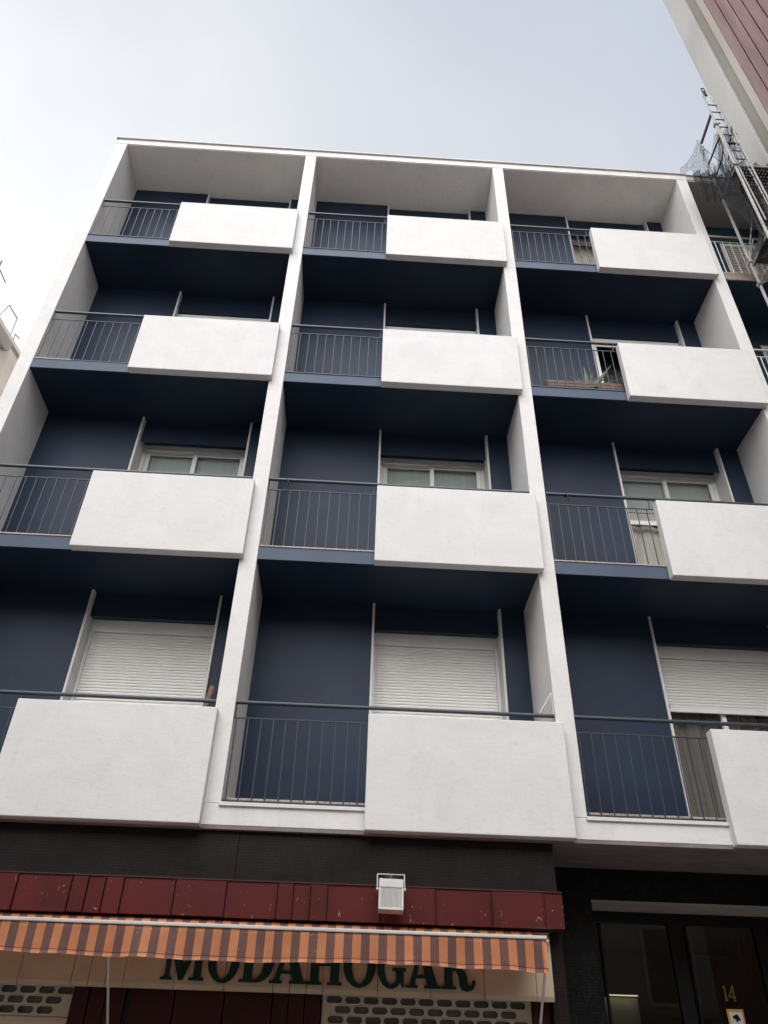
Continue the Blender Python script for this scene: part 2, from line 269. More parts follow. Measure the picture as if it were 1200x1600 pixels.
# ------------------------------------------------------------------ mesh helpers (world coordinates in, parent-relative out)
class MB:
    def __init__(s): s.bm = bmesh.new()
    def box(s, x0, x1, y0, y1, z0, z1, bev=0.0, seg=2):
        g = bmesh.ops.create_cube(s.bm, size=1.0)
        for v in g['verts']:
            v.co = Vector((x0 + (v.co.x + .5) * (x1 - x0), y0 + (v.co.y + .5) * (y1 - y0), z0 + (v.co.z + .5) * (z1 - z0)))
        if bev:
            es = list({e for v in g['verts'] for e in v.link_edges})
            bmesh.ops.bevel(s.bm, geom=es, offset=bev, segments=seg, affect='EDGES', profile=0.5)
        return s
    def tube(s, a, b, r, seg=8, r2=None):
        a, b = Vector(a), Vector(b); d = b - a
        g = bmesh.ops.create_cone(s.bm, cap_ends=True, segments=seg, radius1=r, radius2=r if r2 is None else r2, depth=d.length)
        q = d.to_track_quat('Z', 'Y').to_matrix().to_4x4(); q.translation = (a + b) / 2
        bmesh.ops.transform(s.bm, matrix=q, verts=g['verts']); return s
    def path(s, pts, r, seg=8):
        for a, b in zip(pts, pts[1:]): s.tube(a, b, r, seg)
        return s
    def quad(s, *p):
        s.bm.faces.new([s.bm.verts.new(q) for q in p]); return s
    def prism(s, pts, a, b, axis='y'):
        """polygon pts in the plane normal to axis, extruded a..b"""
        def P(u, v, w): return (u, w, v) if axis == 'y' else ((w, u, v) if axis == 'x' else (u, v, w))
        A = [s.bm.verts.new(P(u, v, a)) for u, v in pts]; B = [s.bm.verts.new(P(u, v, b)) for u, v in pts]
        n = len(pts); s.bm.faces.new(A); s.bm.faces.new(B[::-1])
        for i in range(n): s.bm.faces.new((A[i], B[i], B[(i + 1) % n], A[(i + 1) % n]))
        return s
    def build(s, name, mat, parent=None, smooth=False, loc=None):
        me = bpy.data.meshes.new(name)
        bmesh.ops.recalc_face_normals(s.bm, faces=s.bm.faces)
        o = bpy.data.objects.new(name, me); COL.objects.link(o)
        if parent is not None:
            o.parent = parent
            off = wloc(parent)
        else:
            off = Vector(loc) if loc is not None else Vector((0, 0, 0)); o.location = off
        bmesh.ops.translate(s.bm, verts=s.bm.verts, vec=-off)
        s.bm.to_mesh(me); s.bm.free(); me.materials.append(M[mat])
        if smooth:
            for p in me.polygons: p.use_smooth = True
        return o
def wloc(o):
    v = Vector((0, 0, 0))
    while o is not None: v += Vector(o.location); o = o.parent
    return v
def tag(o, label=None, cat=None, group=None, kind=None):
    if label: o['label'] = label
    if cat: o['category'] = cat
    if group: o['group'] = group
    if kind: o['kind'] = kind
    return o
def empty(name, loc, label, cat, group=None):
    o = bpy.data.objects.new(name, None); COL.objects.link(o); o.location = loc; o.empty_display_size = 0.2
    return tag(o, label, cat, group)
def flat(name, outlines, y, depth, mat, parent, bev=0.0):
    """outline polygons with holes in the XZ plane, extruded along y, as one mesh"""
    cu = bpy.data.curves.new(name, 'CURVE'); cu.dimensions = '2D'; cu.fill_mode = 'BOTH'; cu.extrude = depth / 2; cu.bevel_depth = bev
    for pts in outlines:
        sp = cu.splines.new('POLY'); sp.points.add(len(pts) - 1); sp.use_cyclic_u = True
        for p, (u, v) in zip(sp.points, pts): p.co = (u, v, 0, 1)
    tmp = bpy.data.objects.new('tmp', cu); COL.objects.link(tmp)
    bpy.context.view_layer.update()
    me = bpy.data.meshes.new_from_object(tmp.evaluated_get(bpy.context.evaluated_depsgraph_get()))
    bpy.data.objects.remove(tmp); bpy.data.curves.remove(cu)
    off = wloc(parent)
    for v in me.vertices:
        x, z, d = v.co; v.co = Vector((x, y - d, z)) - off
    me.name = name; me.materials.clear(); me.materials.append(M[mat])
    o = bpy.data.objects.new(name, me); COL.objects.link(o); o.parent = parent
    return o

# ------------------------------------------------------------------ the setting
g = MB().box(-400, 400, -400, 400, -1.0, -0.15).build('ground', 'asphalt'); tag(g, kind='structure')
r_ = MB().box(-60, 60, -11.0, -2.2, -0.149, -0.12).build('road', 'asphalt'); tag(r_, kind='structure')
p_ = MB().box(-60, 60, -2.2, 0.6, -0.146, 0.0, 0.01).build('pavement', 'paving'); tag(p_, kind='structure')
p_ = MB().box(-60, 60, -14.0, -11.0, -0.146, 0.0, 0.01).build('pavement', 'paving'); tag(p_, kind='structure')

# ------------------------------------------------------------------ main building
W = 3.5293; T = 0.1
S = {2: 3.59, 3: 6.59, 4: 9.59, 5: 12.59, 6: 15.67}
D = 0.91
bld = empty('apartment_building', (5.3, 0, 0), 'white gridded apartment building with navy recessed balconies above a striped awning', 'building')
fr = MB()
for i in range(4): fr.box(i * W - T, i * W + T, 0, D + .5, 3.79, S[6], .006)
fr.box(-T, 3 * W + T, 0, D + .5, 3.59, 3.7895, .006)
fr.box(-T - .002, 3 * W + T + .002, -0.003, 9, S[6] + .001, 15.825)
fr.build('facade_frame', 'white_frame', bld)
for i in range(3): MB().box(i * W + T - .012, i * W + 1.49, -0.022, 0.0, 3.765, 3.80, .003).build('sill_strip', 'white', bld)
MB().box(-T - .03, 3 * W + T + .005, -0.035, 9, 15.828, 15.858, .004).build('roof_cap', 'cap', bld)
MB().box(T, 3 * W - T, .012, D + .5, S[6] - .012, S[6]).build('roof_soffit', 'soffit_white', bld)
MB().box(-T + .003, 3 * W + T - .003, 1.55, 9, 3.26, S[6] + .001).build('rear_wall', 'cream2', bld)
MB().box(-T + .003, 7.29, 1.55, 9, 0, 3.259).build('rear_wall', 'cream2', bld)
MB().box(7.291, 3 * W + T - .003, 4.05, 9, 0, 3.259).build('rear_wall', 'cream2', bld)

FT = .030     # side fin thickness
wl = MB()
LB = {2: 6.29, 3: 9.29, 4: 12.145, 5: 15.37}
for lv in (2, 3, 4, 5):
    for i in range(3):
        x = i * W; z0 = S[lv] + .19; z1 = S[lv + 1]
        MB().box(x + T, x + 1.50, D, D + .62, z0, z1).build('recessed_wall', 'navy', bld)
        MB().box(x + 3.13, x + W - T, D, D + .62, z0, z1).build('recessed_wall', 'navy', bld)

def balcony(i, lv):
    x = i * W; s = S[lv]
    if lv == 2:
        slab = MB().box(x + T, x + W - T, .012, D + .45, 3.62, 3.787).build('balcony', 'soffit_dirty', bld)
        tl = MB()
        xx = x + T + .005
        while xx < x + W - T - .02:
            x2 = min(xx + .245, x + W - T - .005); tl.box(xx, x2 - .004, .07, .115, 3.79, 3.865, .003); xx = x2
        tl.box(x + T + .004, x + W - T - .004, .118, .9, 3.79, 3.80)
        tl.build('floor_tiles', 'terrazzo', slab)
    else:
        slab = MB().box(x + T + .001, x + W - T - .001, .006, D + .45, s, s + .175).build('balcony', 'navy_lit' , bld)
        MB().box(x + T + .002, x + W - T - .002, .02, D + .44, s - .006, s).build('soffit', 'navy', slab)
        MB().box(x + T + .003, x + W - T - .003, .10, .905, s + .195, s + .205).build('floor_tiles', 'bounce_floor', slab)  # unseen pale layer added to bounce light onto the soffit above
        beige = (lv == 3) or (lv == 4 and i == 0)
        if lv == 4 and i == 0:
            MB().box(x + T + .002, x + .62, -.002, .85, s + .1752, s + .192).build('floor_edge', 'terrazzo', slab)
            MB().box(x + .622, x + W - T - .002, .0, .85, s + .1752, s + .190).build('floor_edge', 'navy_lit', slab)
        else:
            MB().box(x + T + .002, x + W - T - .002, -.004, .85, s + .1752, s + .192).build('floor_edge', 'terrazzo' if beige else 'navy_lit', slab)
    pb = s - .02 if lv == 2 else s - .012
    MB().box(x + 1.475, x + 3.475, -.105, .016, pb, s + 1.115, .010, 3).build('balcony_panel', 'white', slab)
    # railing
    ra = MB(); y = .035
    ra.tube((x + T, y, s + 1.065), (x + 1.50, y, s + 1.065), .009, 6)
    zb = s + .235 if lv == 2 else s + .205
    ra.box(x + T, x + 1.48, y - .008, y + .008, zb - .008, zb + .008)
    xs = x + T + .03
    k = 0
    while xs < x + 1.47:
        jx = random.uniform(-.003, .003)
        ra.tube((xs + jx, y, zb), (xs + random.uniform(-.004, .004), y, s + 1.065), .0075, 6); xs += .1265; k += 1
    for px in (x + T + .012, x + 1.44):
        ra.tube((px, y, s + 1.0 if px > x + 3 else s + 1.065), (px, y, s + 1.23), .007, 6)
    rail = ra.build('railing', 'rail', slab)
    ht = MB()
    ht.box(x + T - .002, x + W - T + .002, y - .022, y + .022, s + 1.215, s + 1.25, .012, 3)
    ht.build('handrail', 'handrail', slab)
for lv in (2, 3, 4, 5):
    for i in range(3): balcony(i, lv)

def window(i, lv, kind):
    x = i * W; z0 = S[lv] + .20; lb = LB[lv]; top = S[lv + 1]
    a, b = x + 1.50, x + 3.13
    f = MB(); y0, y1 = 1.18, 1.24
    ia, ib = a + FT, b - FT; z1 = lb - .002
    f.box(ia, ia + .055, y0, y1, z0, z1, .004); f.box(ib - .055, ib, y0, y1, z0, z1, .004)
    f.box(ia + .055, ib - .055, y0, y1, z1 - .10, z1, .004); f.box(ia + .055, ib - .055, y0, y1, z0, z0 + .05, .004)
    fo = f.build('window', 'pvc', bld)
    for xa in (a, b - FT):
        MB().box(xa, xa + FT, .885, 1.53, z0 - .005, top - .004, .004).build('side_fin', 'white', fo)
    lf = {2: 6.26, 3: 9.17, 4: 12.145, 5: 15.16}[lv]
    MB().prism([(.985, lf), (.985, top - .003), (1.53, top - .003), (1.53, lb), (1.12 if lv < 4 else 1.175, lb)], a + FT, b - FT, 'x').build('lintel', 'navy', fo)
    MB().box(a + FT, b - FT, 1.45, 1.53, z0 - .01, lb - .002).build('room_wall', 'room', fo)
    mid = (ia + ib) / 2
    for k, (sa, sb, sy) in enumerate(((ia + .058, mid + .03, 1.212), (mid - .03, ib - .058, 1.186))):
        sz1 = z1 - .105
        m = MB(); w = .06
        m.box(sa, sa + w, sy, sy + .024, z0 + .052, sz1); m.box(sb - w, sb, sy, sy + .024, z0 + .052, sz1)
        m.box(sa + w, sb - w, sy, sy + .024, sz1 - w, sz1); m.box(sa + w, sb - w, sy, sy + .024, z0 + .052, z0 + .052 + w + .02)
        m.build('sash', 'pvc', fo)
        MB().box(sa + w, sb - w, sy + .009, sy + .014, z0 + .13, sz1 - w).build('pane', 'glass', fo)
    if kind in ('shut', 'half'):
        MB().box(ia, ib, 1.115, 1.179, lb - .165, lb - .003, .004).build('shutter_box', 'pvc', fo)
        g = MB(); zb = z0 if kind == 'shut' else 5.445
        g.box(ia, ia + .035, 1.125, 1.179, z0, lb - .167); g.build('shutter_guide', 'pvc', fo)
        MB().box(ib - .035, ib, 1.125, 1.179, z0, lb - .167).build('shutter_guide', 'pvc', fo)
        sm = MB(); z = lb - .17; ph = .0385
        while z - ph > zb:
            pts = [(1.151, z), (1.147, z - .005), (1.144, z - ph * .5), (1.146, z - ph + .006), (1.151, z - ph + .002), (1.159, z - ph + .002), (1.159, z)]
            sm.prism(pts, ia + .037, ib - .037, 'x'); z -= ph
        sm.box(ia + .037, ib - .037, 1.138, 1.164, z - .05, z + .001, .004)
        sm.build('roller_shutter', 'shutter', fo)
        if kind == 'half':
            MB().box(ia + .10, ia + .115, 1.128, 1.137, zb + .01, zb + .05).build('shutter_stop', 'darksteel', fo)
    # what hangs behind the glass
    def drape(xa, xb, za, zb2, y, mat, amp=.012, n=60, name='curtain'):
        m = MB(); pr = None
        for q in range(n + 1):
            u = q / n; xx = xa + (xb - xa) * u; yy = y + amp * math.sin(u * 34 + i) + amp * .5 * math.sin(u * 71 + 2)
            c = (m.bm.verts.new((xx, yy, za)), m.bm.verts.new((xx, yy, zb2)))
            if pr: m.bm.faces.new((pr[0], c[0], c[1], pr[1]))
            pr = c
        return m.build(name, mat, fo, True)
    if kind == 'half': drape(ia + .06, ib - .06, z0 + .06, z1 - .1, 1.34, 'curtain', .02)
    elif kind == 'blind':
        if i == 2:
            drape(ia + .06, ib - .06, 8.56, z1 - .1, 1.27, 'blind', .0, 2, 'blind')
            drape(ia + .06, ib - .06, z0 + .06, 8.36, 1.34, 'cream_blind', .012)
            MB().box(ia + .06, ib - .06, 1.28, 1.285, 8.38, 8.555).build('blind', 'cream_blind', fo)
        else:
            drape(ia + .06, ib - .06, z0 + .06, z1 - .1, 1.27, 'blind', .0, 2, 'blind')
        if i == 2: MB().box(ia + .118, mid - .03, 1.213, 1.235, 8.30, 8.37).build('window_rail', 'pvc', fo)
    elif kind == 'beige':
        drape(ia + .06, ib - .06, z0 + .06, z1 - .1, 1.30, 'cream_blind', .012)
    if lv == 4:                      # shallower reveal on this floor
        fo.location.y -= .155
        for c in fo.children:
            if c.name.split('.')[0] in ('side_fin', 'lintel', 'room_wall'): c.location.y += .155
    return fo
kinds = {(0, 2): 'shut', (1, 2): 'shut', (2, 2): 'half', (0, 3): 'blind', (1, 3): 'blind', (2, 3): 'blind',
         (0, 4): 'dark', (1, 4): 'dark', (2, 4): 'dark', (0, 5): 'dark', (1, 5): 'dark', (2, 5): 'beige'}
for (i, lv), k in kinds.items(): window(i, lv, k)

# ground floor of the main building
MB().box(-T, 3 * W + T, .004, 1.55, 3.555, 3.588, .003).build('underside', 'soffit_dirty', bld)
mw = MB(); mw.box(-T, 3.838, .05, .30, 2.31, 3.554); mw.box(3.850, 6.80, .05, .30, 2.31, 3.554); mw.box(3.838, 3.85, .06, .30, 2.31, 3.554)
mw.box(6.67, 6.80, .051, 1.5, 0, 2.309); mw.box(6.67, 6.80, .301, 1.5, 2.31, 3.554)
mw.box(-T, .3, .051, 1.5, 0, 2.309)
mw.build('mosaic_wall', 'mosaic_brown', bld)
ew = MB(); ew.box(6.801, 7.375, .95, 1.5, 0, 3.553); ew.box(7.376, 3 * W + T, .95, 1.5, 3.255, 3.553); ew.box(10.1, 3 * W + T, .951, 1.5, 0, 3.254)
ew.build('entrance_wall', 'mosaic_black', bld)
MB().box(7.376, 10.1, .956, 1.5, 3.235, 3.254).build('entrance_lintel', 'old_plaster', bld)
# fascia: overlapping lacquered sheets
seams = [-.10, .30, .75, 1.2, 1.6, 1.99, 2.46, 2.60, 2.75, 2.91, 3.36, 3.81, 4.26, 4.40, 4.55, 4.70, 5.17, 5.66, 6.16, 6.63, 6.80]
fa = MB()
for k, (a, b) in enumerate(zip(seams, seams[1:])):
    dz = random.uniform(-.004, .004); y = -.12 + (.006 if k % 2 else 0)
    fa.prism([(y, 2.80 + dz), (y - .004, 3.085), (.05, 3.10), (.05, 2.80 + dz)], a + .006, b - .002, 'x')
    fa.prism([(y + .02, 2.81), (y + .02, 3.07), (.05, 3.09), (.05, 2.81)], b - .002, b + .006, 'x') if k < len(seams) - 2 else None
for b in seams[1:-1]:
    fa.prism([(-.134, 2.798), (-.137, 3.082), (-.12, 3.084), (-.117, 2.798)], b - .012, b - .003, 'x')
fas = fa.build('fascia', 'red', bld)
cp = MB(); cp.box(-T, 6.80, -.128, -.10, 3.087, 3.10, .003); cp.build('fascia_trim', 'red_dark', fas)
# lower shop front
sf = MB()
for a, b, dy in ((2.61, 2.745, 0), (2.75, 2.885, .01), (2.89, 3.05, 0), (3.09, 3.455, .03), (3.46, 3.875, .032), (3.88, 4.285, .03), (4.29, 4.42, .02), (4.424, 4.56, .024), (4.564, 4.70, .02), (6.52, 6.668, .01), (.3, 1.0, 0)):
    MB().box(a, b - .004, .14 + dy, .30, 0, 2.30, .004).build('shop_pillar', 'red_dark', bld)
MB().box(3.052, 3.088, .20, .3, 0, 2.3).build('pillar_recess', 'room', bld)
def stadium(cx, cz, w, h, n=8):
    r = h / 2; pts = []
    for k in range(n + 1): a = -math.pi / 2 + math.pi * k / n; pts.append((cx + w / 2 - r + r * math.cos(a), cz + r * math.sin(a)))
    for k in range(n + 1): a = math.pi / 2 + math.pi * k / n; pts.append((cx - w / 2 + r + r * math.cos(a), cz + r * math.sin(a)))
    return pts
def perforated(x0, x1):
    outl = [[(x0, 2.068), (x1, 2.068), (x1, 2.30), (x0, 2.30)]]
    for rz, (zz, off) in enumerate(((2.252, .0), (2.180, .075), (2.108, .02))):
        c = x0 + .10 + off
        while c + .07 < x1:
            outl.append(stadium(c, zz, .140, .060)); c += .1585
    o = flat('perforated_shutter', outl, .215, .012, 'perf', bld, .002)
    # raised rims round the holes
    rm = MB()
    for pts in outl[1:]:
        P3 = [(u, .207, v) for u, v in pts] + [(pts[0][0], .206, pts[0][1])]
        rm.path(P3, .0045, 4)
    rm.build('hole_rim', 'perf', o)
    sl_ = MB(); z = 2.066
    while z > .05:
        sl_.prism([(.22, z), (.208, z - .01), (.206, z - .04), (.214, z - .072), (.225, z - .072), (.225, z)], x0, x1, 'x'); z -= .074
    sl_.build('shutter_slats', 'perf', o)
    MB().box(x0, x1, .27, .28, 0.02, 2.30).build('shop_glass', 'lampglass', o)
    return o
perforated(1.0, 2.60); perforated(4.71, 6.51)
# entrance door
dr = MB(); y = 1.40
for a, b in ((7.377, 7.52), (8.30, 8.44), (9.22, 9.36), (10.0, 10.1)): dr.box(a, b, y, y + .06, 0, 3.13)
dr.box(7.377, 10.1, y, y + .06, 3.131, 3.234); dr.box(7.377, 10.1, y + .001, y + .059, 0, .25)
for a in (7.55, 8.47, 9.39): dr.box(a, a + .02, y - .015, y + .03, .2, 3.12)
do = dr.build('entrance_door', 'black', bld)
for a, b in ((7.521, 8.299), (8.441, 9.219), (9.361, 9.999)): MB().box(a, b, y + .03, y + .038, .25, 3.13).build('pane', 'door_glass', do)
hl = MB(); hl.box(7.377, 10.3, 3.9, 4.0, 0, 3.2); hl.box(7.3, 7.376, 1.47, 4.0, 0, 3.2); hl.box(10.3, 10.36, 1.47, 4.0, 0, 3.2); hl.box(7.377, 10.3, 1.47, 4, 3.2, 3.24); hl.box(7.377, 10.3, 1.47, 4, -.01, .02)
MB().box(8.05, 8.46, 3.2, 3.25, .6, 2.62).build('hall_screen', 'pvc', bld)
MB().box(8.07, 8.44, 3.10, 3.15, 2.63, 2.64).build('hall_lamp', 'hall_lamp', bld)
hl.build('entrance_hall', 'hall', bld)
def digit1(x, z, h): return [[(x, z), (x + .26 * h, z), (x + .26 * h, z + .04 * h), (x + .19 * h, z + .06 * h), (x + .19 * h, z + h), (x + .13 * h, z + h), (x, z + .86 * h), (x, z + .82 * h), (x + .09 * h, z + .86 * h), (x + .09 * h, z + .06 * h), (x, z + .04 * h)]]
def digit4(x, z, h):
    return [[(x + .30 * h, z), (x + .52 * h, z), (x + .52 * h, z + .04 * h), (x + .46 * h, z + .06 * h), (x + .46 * h, z + .22 * h), (x + .56 * h, z + .22 * h), (x + .56 * h, z + .29 * h), (x + .46 * h, z + .29 * h), (x + .46 * h, z + h), (x + .38 * h, z + h), (x, z + .29 * h), (x, z + .22 * h), (x + .36 * h, z + .22 * h), (x + .36 * h, z + .06 * h), (x + .30 * h, z + .04 * h)],
            [(x + .08 * h, z + .29 * h), (x + .36 * h, z + .29 * h), (x + .36 * h, z + .78 * h)]]
flat('house_number', digit1(8.765, 2.455, .135), y + .024, .006, 'gold', do)
flat('house_number', digit4(8.815, 2.455, .135), y + .024, .006, 'gold', do)

# camera warning sticker
st = empty('warning_sticker', (8.85, y + .026, 2.2), 'yellow and white camera warning sticker on the dark door glass below the number', 'sticker')
MB().box(8.76, 8.93, y + .0225, y + .0285, 2.16, 2.385, .002).build('border', 'sticker_y', st)
MB().box(8.78, 8.91, y + .0195, y + .0224, 2.20, 2.36, .001).build('face', 'sticker_w', st)
cmk = [[(8.805, 2.325), (8.86, 2.355 - .012), (8.875, 2.315), (8.885, 2.30), (8.878, 2.285), (8.86, 2.29), (8.85, 2.275), (8.835, 2.28), (8.838, 2.295), (8.81, 2.305)]]
flat('camera_symbol', cmk, y + .017, .003, 'black', st)

# ------------------------------------------------------------------ shop sign with letters
sg = empty('shop_sign', (4.6, .0, 2.3), 'cream shop sign with dark green letters hanging behind the striped awning', 'sign')
sp_ = MB(); sb_ = [.35, .9, 1.5, 2.17, 2.61, 2.75, 2.89, 3.04, 3.46, 3.88, 4.29, 4.43, 4.57, 4.71, 5.17, 5.62, 6.08, 6.53, 6.68]
for a, b in zip(sb_, sb_[1:]):
    d = random.uniform(0, .004)
    sp_.prism([(-.002 + d, 2.305), (0 + d, 2.79), (.049, 2.79), (.049, 2.27), (.012, 2.27)], a + .001, b - .004, 'x')
sp_.build('panel', 'sign', sg)
def ell(cx, cz, rx, rz, n=40, p=2.0):
    o_ = []
    for k in range(n):
        a = 2 * math.pi * k / n; c, s = math.cos(a), math.sin(a)
        o_.append((cx + rx * math.copysign(abs(c) ** (2 / p), c), cz + rz * math.copysign(abs(s) ** (2 / p), s)))
    return o_
Z0, CH = 2.335, .30
def tr(pts, x0, w): return [(x0 + u * w, Z0 + v * CH) for u, v in pts]
sf_, st_ = .06, .11   # serif height, serif overhang unit
def G_M(x, w): return [tr([(0, 0), (.26, 0), (.26, sf_), (.19, sf_), (.19, .72), (.42, 0), (.52, 0), (.76, .74), (.76, sf_), (.66, sf_), (.66, 0), (1, 0), (1, sf_), (.93, sf_), (.93, .94), (1, .94), (1, 1), (.74, 1), (.51, .36), (.28, 1), (0, 1), (0, .94), (.09, .94), (.09, sf_), (0, sf_)], x, w)]
def G_O(x, w): return [ell(x + w / 2, Z0 + CH * .49, w / 2, CH * .53), ell(x + w / 2, Z0 + CH * .49, w * .24, CH * .44)]
def G_D(x, w):
    o_ = [(0, 0), (.5, 0)] + [(.5 + .5 * math.sin(a), .5 - .5 * math.cos(a)) for a in [math.pi * k / 16 for k in range(1, 16)]] + [(.5, 1), (0, 1), (0, .94), (.12, .94), (.12, sf_), (0, sf_)]
    i_ = [(.38, .08), (.5, .08)] + [(.46 + .24 * math.sin(a), .5 - .42 * math.cos(a)) for a in [math.pi * k / 16 for k in range(1, 16)]] + [(.5, .92), (.38, .92)]
    return [tr(o_, x, w), tr(i_, x, w)]
def G_A(x, w): return [tr([(0, 0), (.34, 0), (.34, sf_), (.25, sf_), (.30, .24), (.58, .24), (.63, sf_), (.54, sf_), (.54, 0), (1, 0), (1, sf_), (.92, sf_), (.60, 1), (.40, 1), (.11, sf_), (0, sf_)], x, w), tr([(.32, .31), (.56, .31), (.44, .74)], x, w)]
def G_H(x, w): return [tr([(0, 0), (.42, 0), (.42, sf_), (.33, sf_), (.33, .46), (.67, .46), (.67, sf_), (.58, sf_), (.58, 0), (1, 0), (1, sf_), (.91, sf_), (.91, .94), (1, .94), (1, 1), (.58, 1), (.58, .94), (.67, .94), (.67, .55), (.33, .55), (.33, .94), (.42, .94), (.42, 1), (0, 1), (0, .94), (.09, .94), (.09, sf_), (0, sf_)], x, w)]
def G_G(x, w):
    o_ = []
    for k in range(0, 27):
        a = math.radians(38 + k * 290 / 26); o_.append((.5 + .5 * math.cos(a), .49 + .53 * math.sin(a)))
    o_ += [(.80, .14), (.84, .40), (.62, .40), (.62, .47), (1.04, .47), (1.04, .40), (.97, .40), (.97, .02), (.92, .02)]
    inn = []
    o2 = []
    for k in range(27):
        a = math.radians(38 + k * 262 / 26); o2.append((.5 + .5 * math.cos(a), .49 + .53 * math.sin(a)))
    o2 += [(.86, .12), (.92, .0), (.97, .0), (.97, .40), (1.06, .40), (1.06, .47), (.56, .47), (.56, .40), (.68, .40), (.68, .13)]
    for k in range(20, -1, -1):
        a = math.radians(48 + k * 240 / 20); o2.append((.5 + .24 * math.cos(a), .49 + .43 * math.sin(a)))
    return [tr(o2, x, w)]
def G_R(x, w):
    o_ = [(0, 0), (.42, 0), (.42, sf_), (.33, sf_), (.33, .45), (.44, .45), (.52, .32), (.54, .12), (.60, -.01), (.76, -.05), (.92, .0), (1, .12), (1, .22), (.93, .22), (.90, .12), (.83, .07), (.77, .12), (.76, .30), (.70, .44), (.60, .50), (.78, .56), (.85, .74), (.78, .92), (.60, 1), (0, 1), (0, .94), (.10, .94), (.10, sf_), (0, sf_)]
    return [tr(o_, x, w), tr([(.33, .53), (.50, .54), (.61, .62), (.62, .80), (.54, .91), (.33, .92)], x, w)]
for fn, a, b in ((G_M, 3.345, 3.70), (G_O, 3.725, 3.99), (G_D, 4.0, 4.28), (G_A, 4.255, 4.565), (G_H, 4.57, 4.865), (G_O, 4.875, 5.15), (G_G, 5.165, 5.395), (G_A, 5.405, 5.70), (G_R, 5.71, 6.0)):
    flat('letter', fn(a, b - a), -.016, .022, 'letter', sg, .001)

# ------------------------------------------------------------------ awning
AX0, AX1 = 1.2, 6.505
aw = empty('striped_awning', (2.56, 0, 2.66), 'orange and brown striped canvas awning with white front bar above the shop sign', 'awning')
def sheet(P, nu, nv, name, mat, parent, thick=.0):
    m = MB(); V = [[m.bm.verts.new(P(u / nu, v / nv)) for v in range(nv + 1)] for u in range(nu + 1)]
    for u in range(nu):
        for v in range(nv): m.bm.faces.new((V[u][v], V[u + 1][v], V[u + 1][v + 1], V[u][v + 1]))
    if thick:
        bmesh.ops.solidify(m.bm, geom=m.bm.faces[:], thickness=thick)
    return m.build(name, mat, parent, True)
sheet(lambda u, v: (AX0 + (AX1 - AX0) * u, -.075 - .51 * v, 2.695 - .035 * v - .045 * math.sin(math.pi * v)), 60, 8, 'canopy', 'stripe', aw, .002)
def val(u, v):
    x = AX0 + (AX1 - AX0) * u; n = noise.noise(Vector((x * 1.3, 0, 0)))
    return (x, -.605 + v * (.016 * math.sin(x * 9.0) + .03 * n + .010 * math.sin(x * 23 + 3 * n)), 2.645 - v * (.222 + .010 * math.sin(x * 2.1) + .010 * n + .003 * math.sin(x * 11)))
sheet(val, 160, 6, 'valance', 'stripe', aw, .002)
def hem(u, v):
    x, y_, z = val(u, .86); return (x, y_ - .0015, z - .003 * v)
sheet(hem, 160, 1, 'hem_stitch', 'red_dark', aw)
MB().box(AX0 - .01, AX1 + .005, -.618, -.585, 2.644, 2.672, .008, 3).build('front_bar', 'bar', aw)
MB().tube((AX0, -.05, 2.752), (AX1, -.05, 2.752), .036, 16).build('roller', 'stripe', aw, True)
for x in (2.985, 6.515):
    m = MB(); m.tube((x, -.60, 2.64), (x, .10, 1.90), .0105, 10); m.box(x - .02, x + .02, .09, .13, 1.86, 1.94, .004)
    m.build('arm', 'pole', aw, False)
m = MB(); m.tube((6.52, -.13, 2.80), (6.66, -.13, 2.80), .008); m.path([(6.66, -.13, 2.80), (6.665, -.13, 2.775), (6.645, -.13, 2.765), (6.64, -.13, 2.74), (6.655, -.13, 2.73)], .005, 6)
m.build('crank_eye', 'black', aw)

# ------------------------------------------------------------------ floodlight, weed, sensor
fl = empty('floodlight', (5.25, -.2, 2.85), 'pale grey box floodlight on a bracket above the red fascia', 'floodlight')
tilt = Matrix.Translation((5.255, -.27, 3.0)) @ Matrix.Rotation(R(-14), 4, 'X') @ Matrix.Rotation(R(1.0), 4, 'Y')
def place(m, mat4): bmesh.ops.transform(m.bm, matrix=mat4, verts=m.bm.verts); return m
m = MB(); m.box(-.108, .108, -.03, .05, .045, .125, .008); m.box(-.108, -.088, -.035, .05, -.145, .0449, .004); m.box(.088, .108, -.035, .05, -.145, .0449, .004); m.box(-.0879, .0879, -.035, .05, -.145, -.122, .004); m.box(-.0875, .0875, .02, .049, -.1215, .0445)
place(m, tilt).build('housing', 'lamp_grey', fl)
m = MB(); m.box(-.0875, .0875, -.018, -.012, -.121, .0445); place(m, tilt).build('lens', 'lampglass', fl)
m = MB()
for k in range(17): m.box(-.0835 + k * .0104 - .0022, -.0835 + k * .0104 + .0022, -.029, -.019, -.121, .0445)
place(m, tilt).build('grille', 'lamp_grey', fl)
m = MB(); m.path([(5.135, -.26, 3.04), (5.135, -.20, 3.175), (5.375, -.20, 3.175), (5.375, -.26, 3.04)], .006, 6); m.tube((5.255, -.20, 3.17), (5.255, .05, 3.16), .008); m.tube((5.125, -.262, 3.04), (5.15, -.262, 3.04), .012); m.tube((5.36, -.262, 3.04), (5.385, -.262, 3.04), .012)
m.build('bracket', 'lamp_grey', fl)
MB().path([(5.17, -.24, 3.10), (5.16, -.2, 3.13), (5.175, -.12, 3.16), (5.20, .05, 3.17)], .004, 6).build('cable', 'pole', fl)
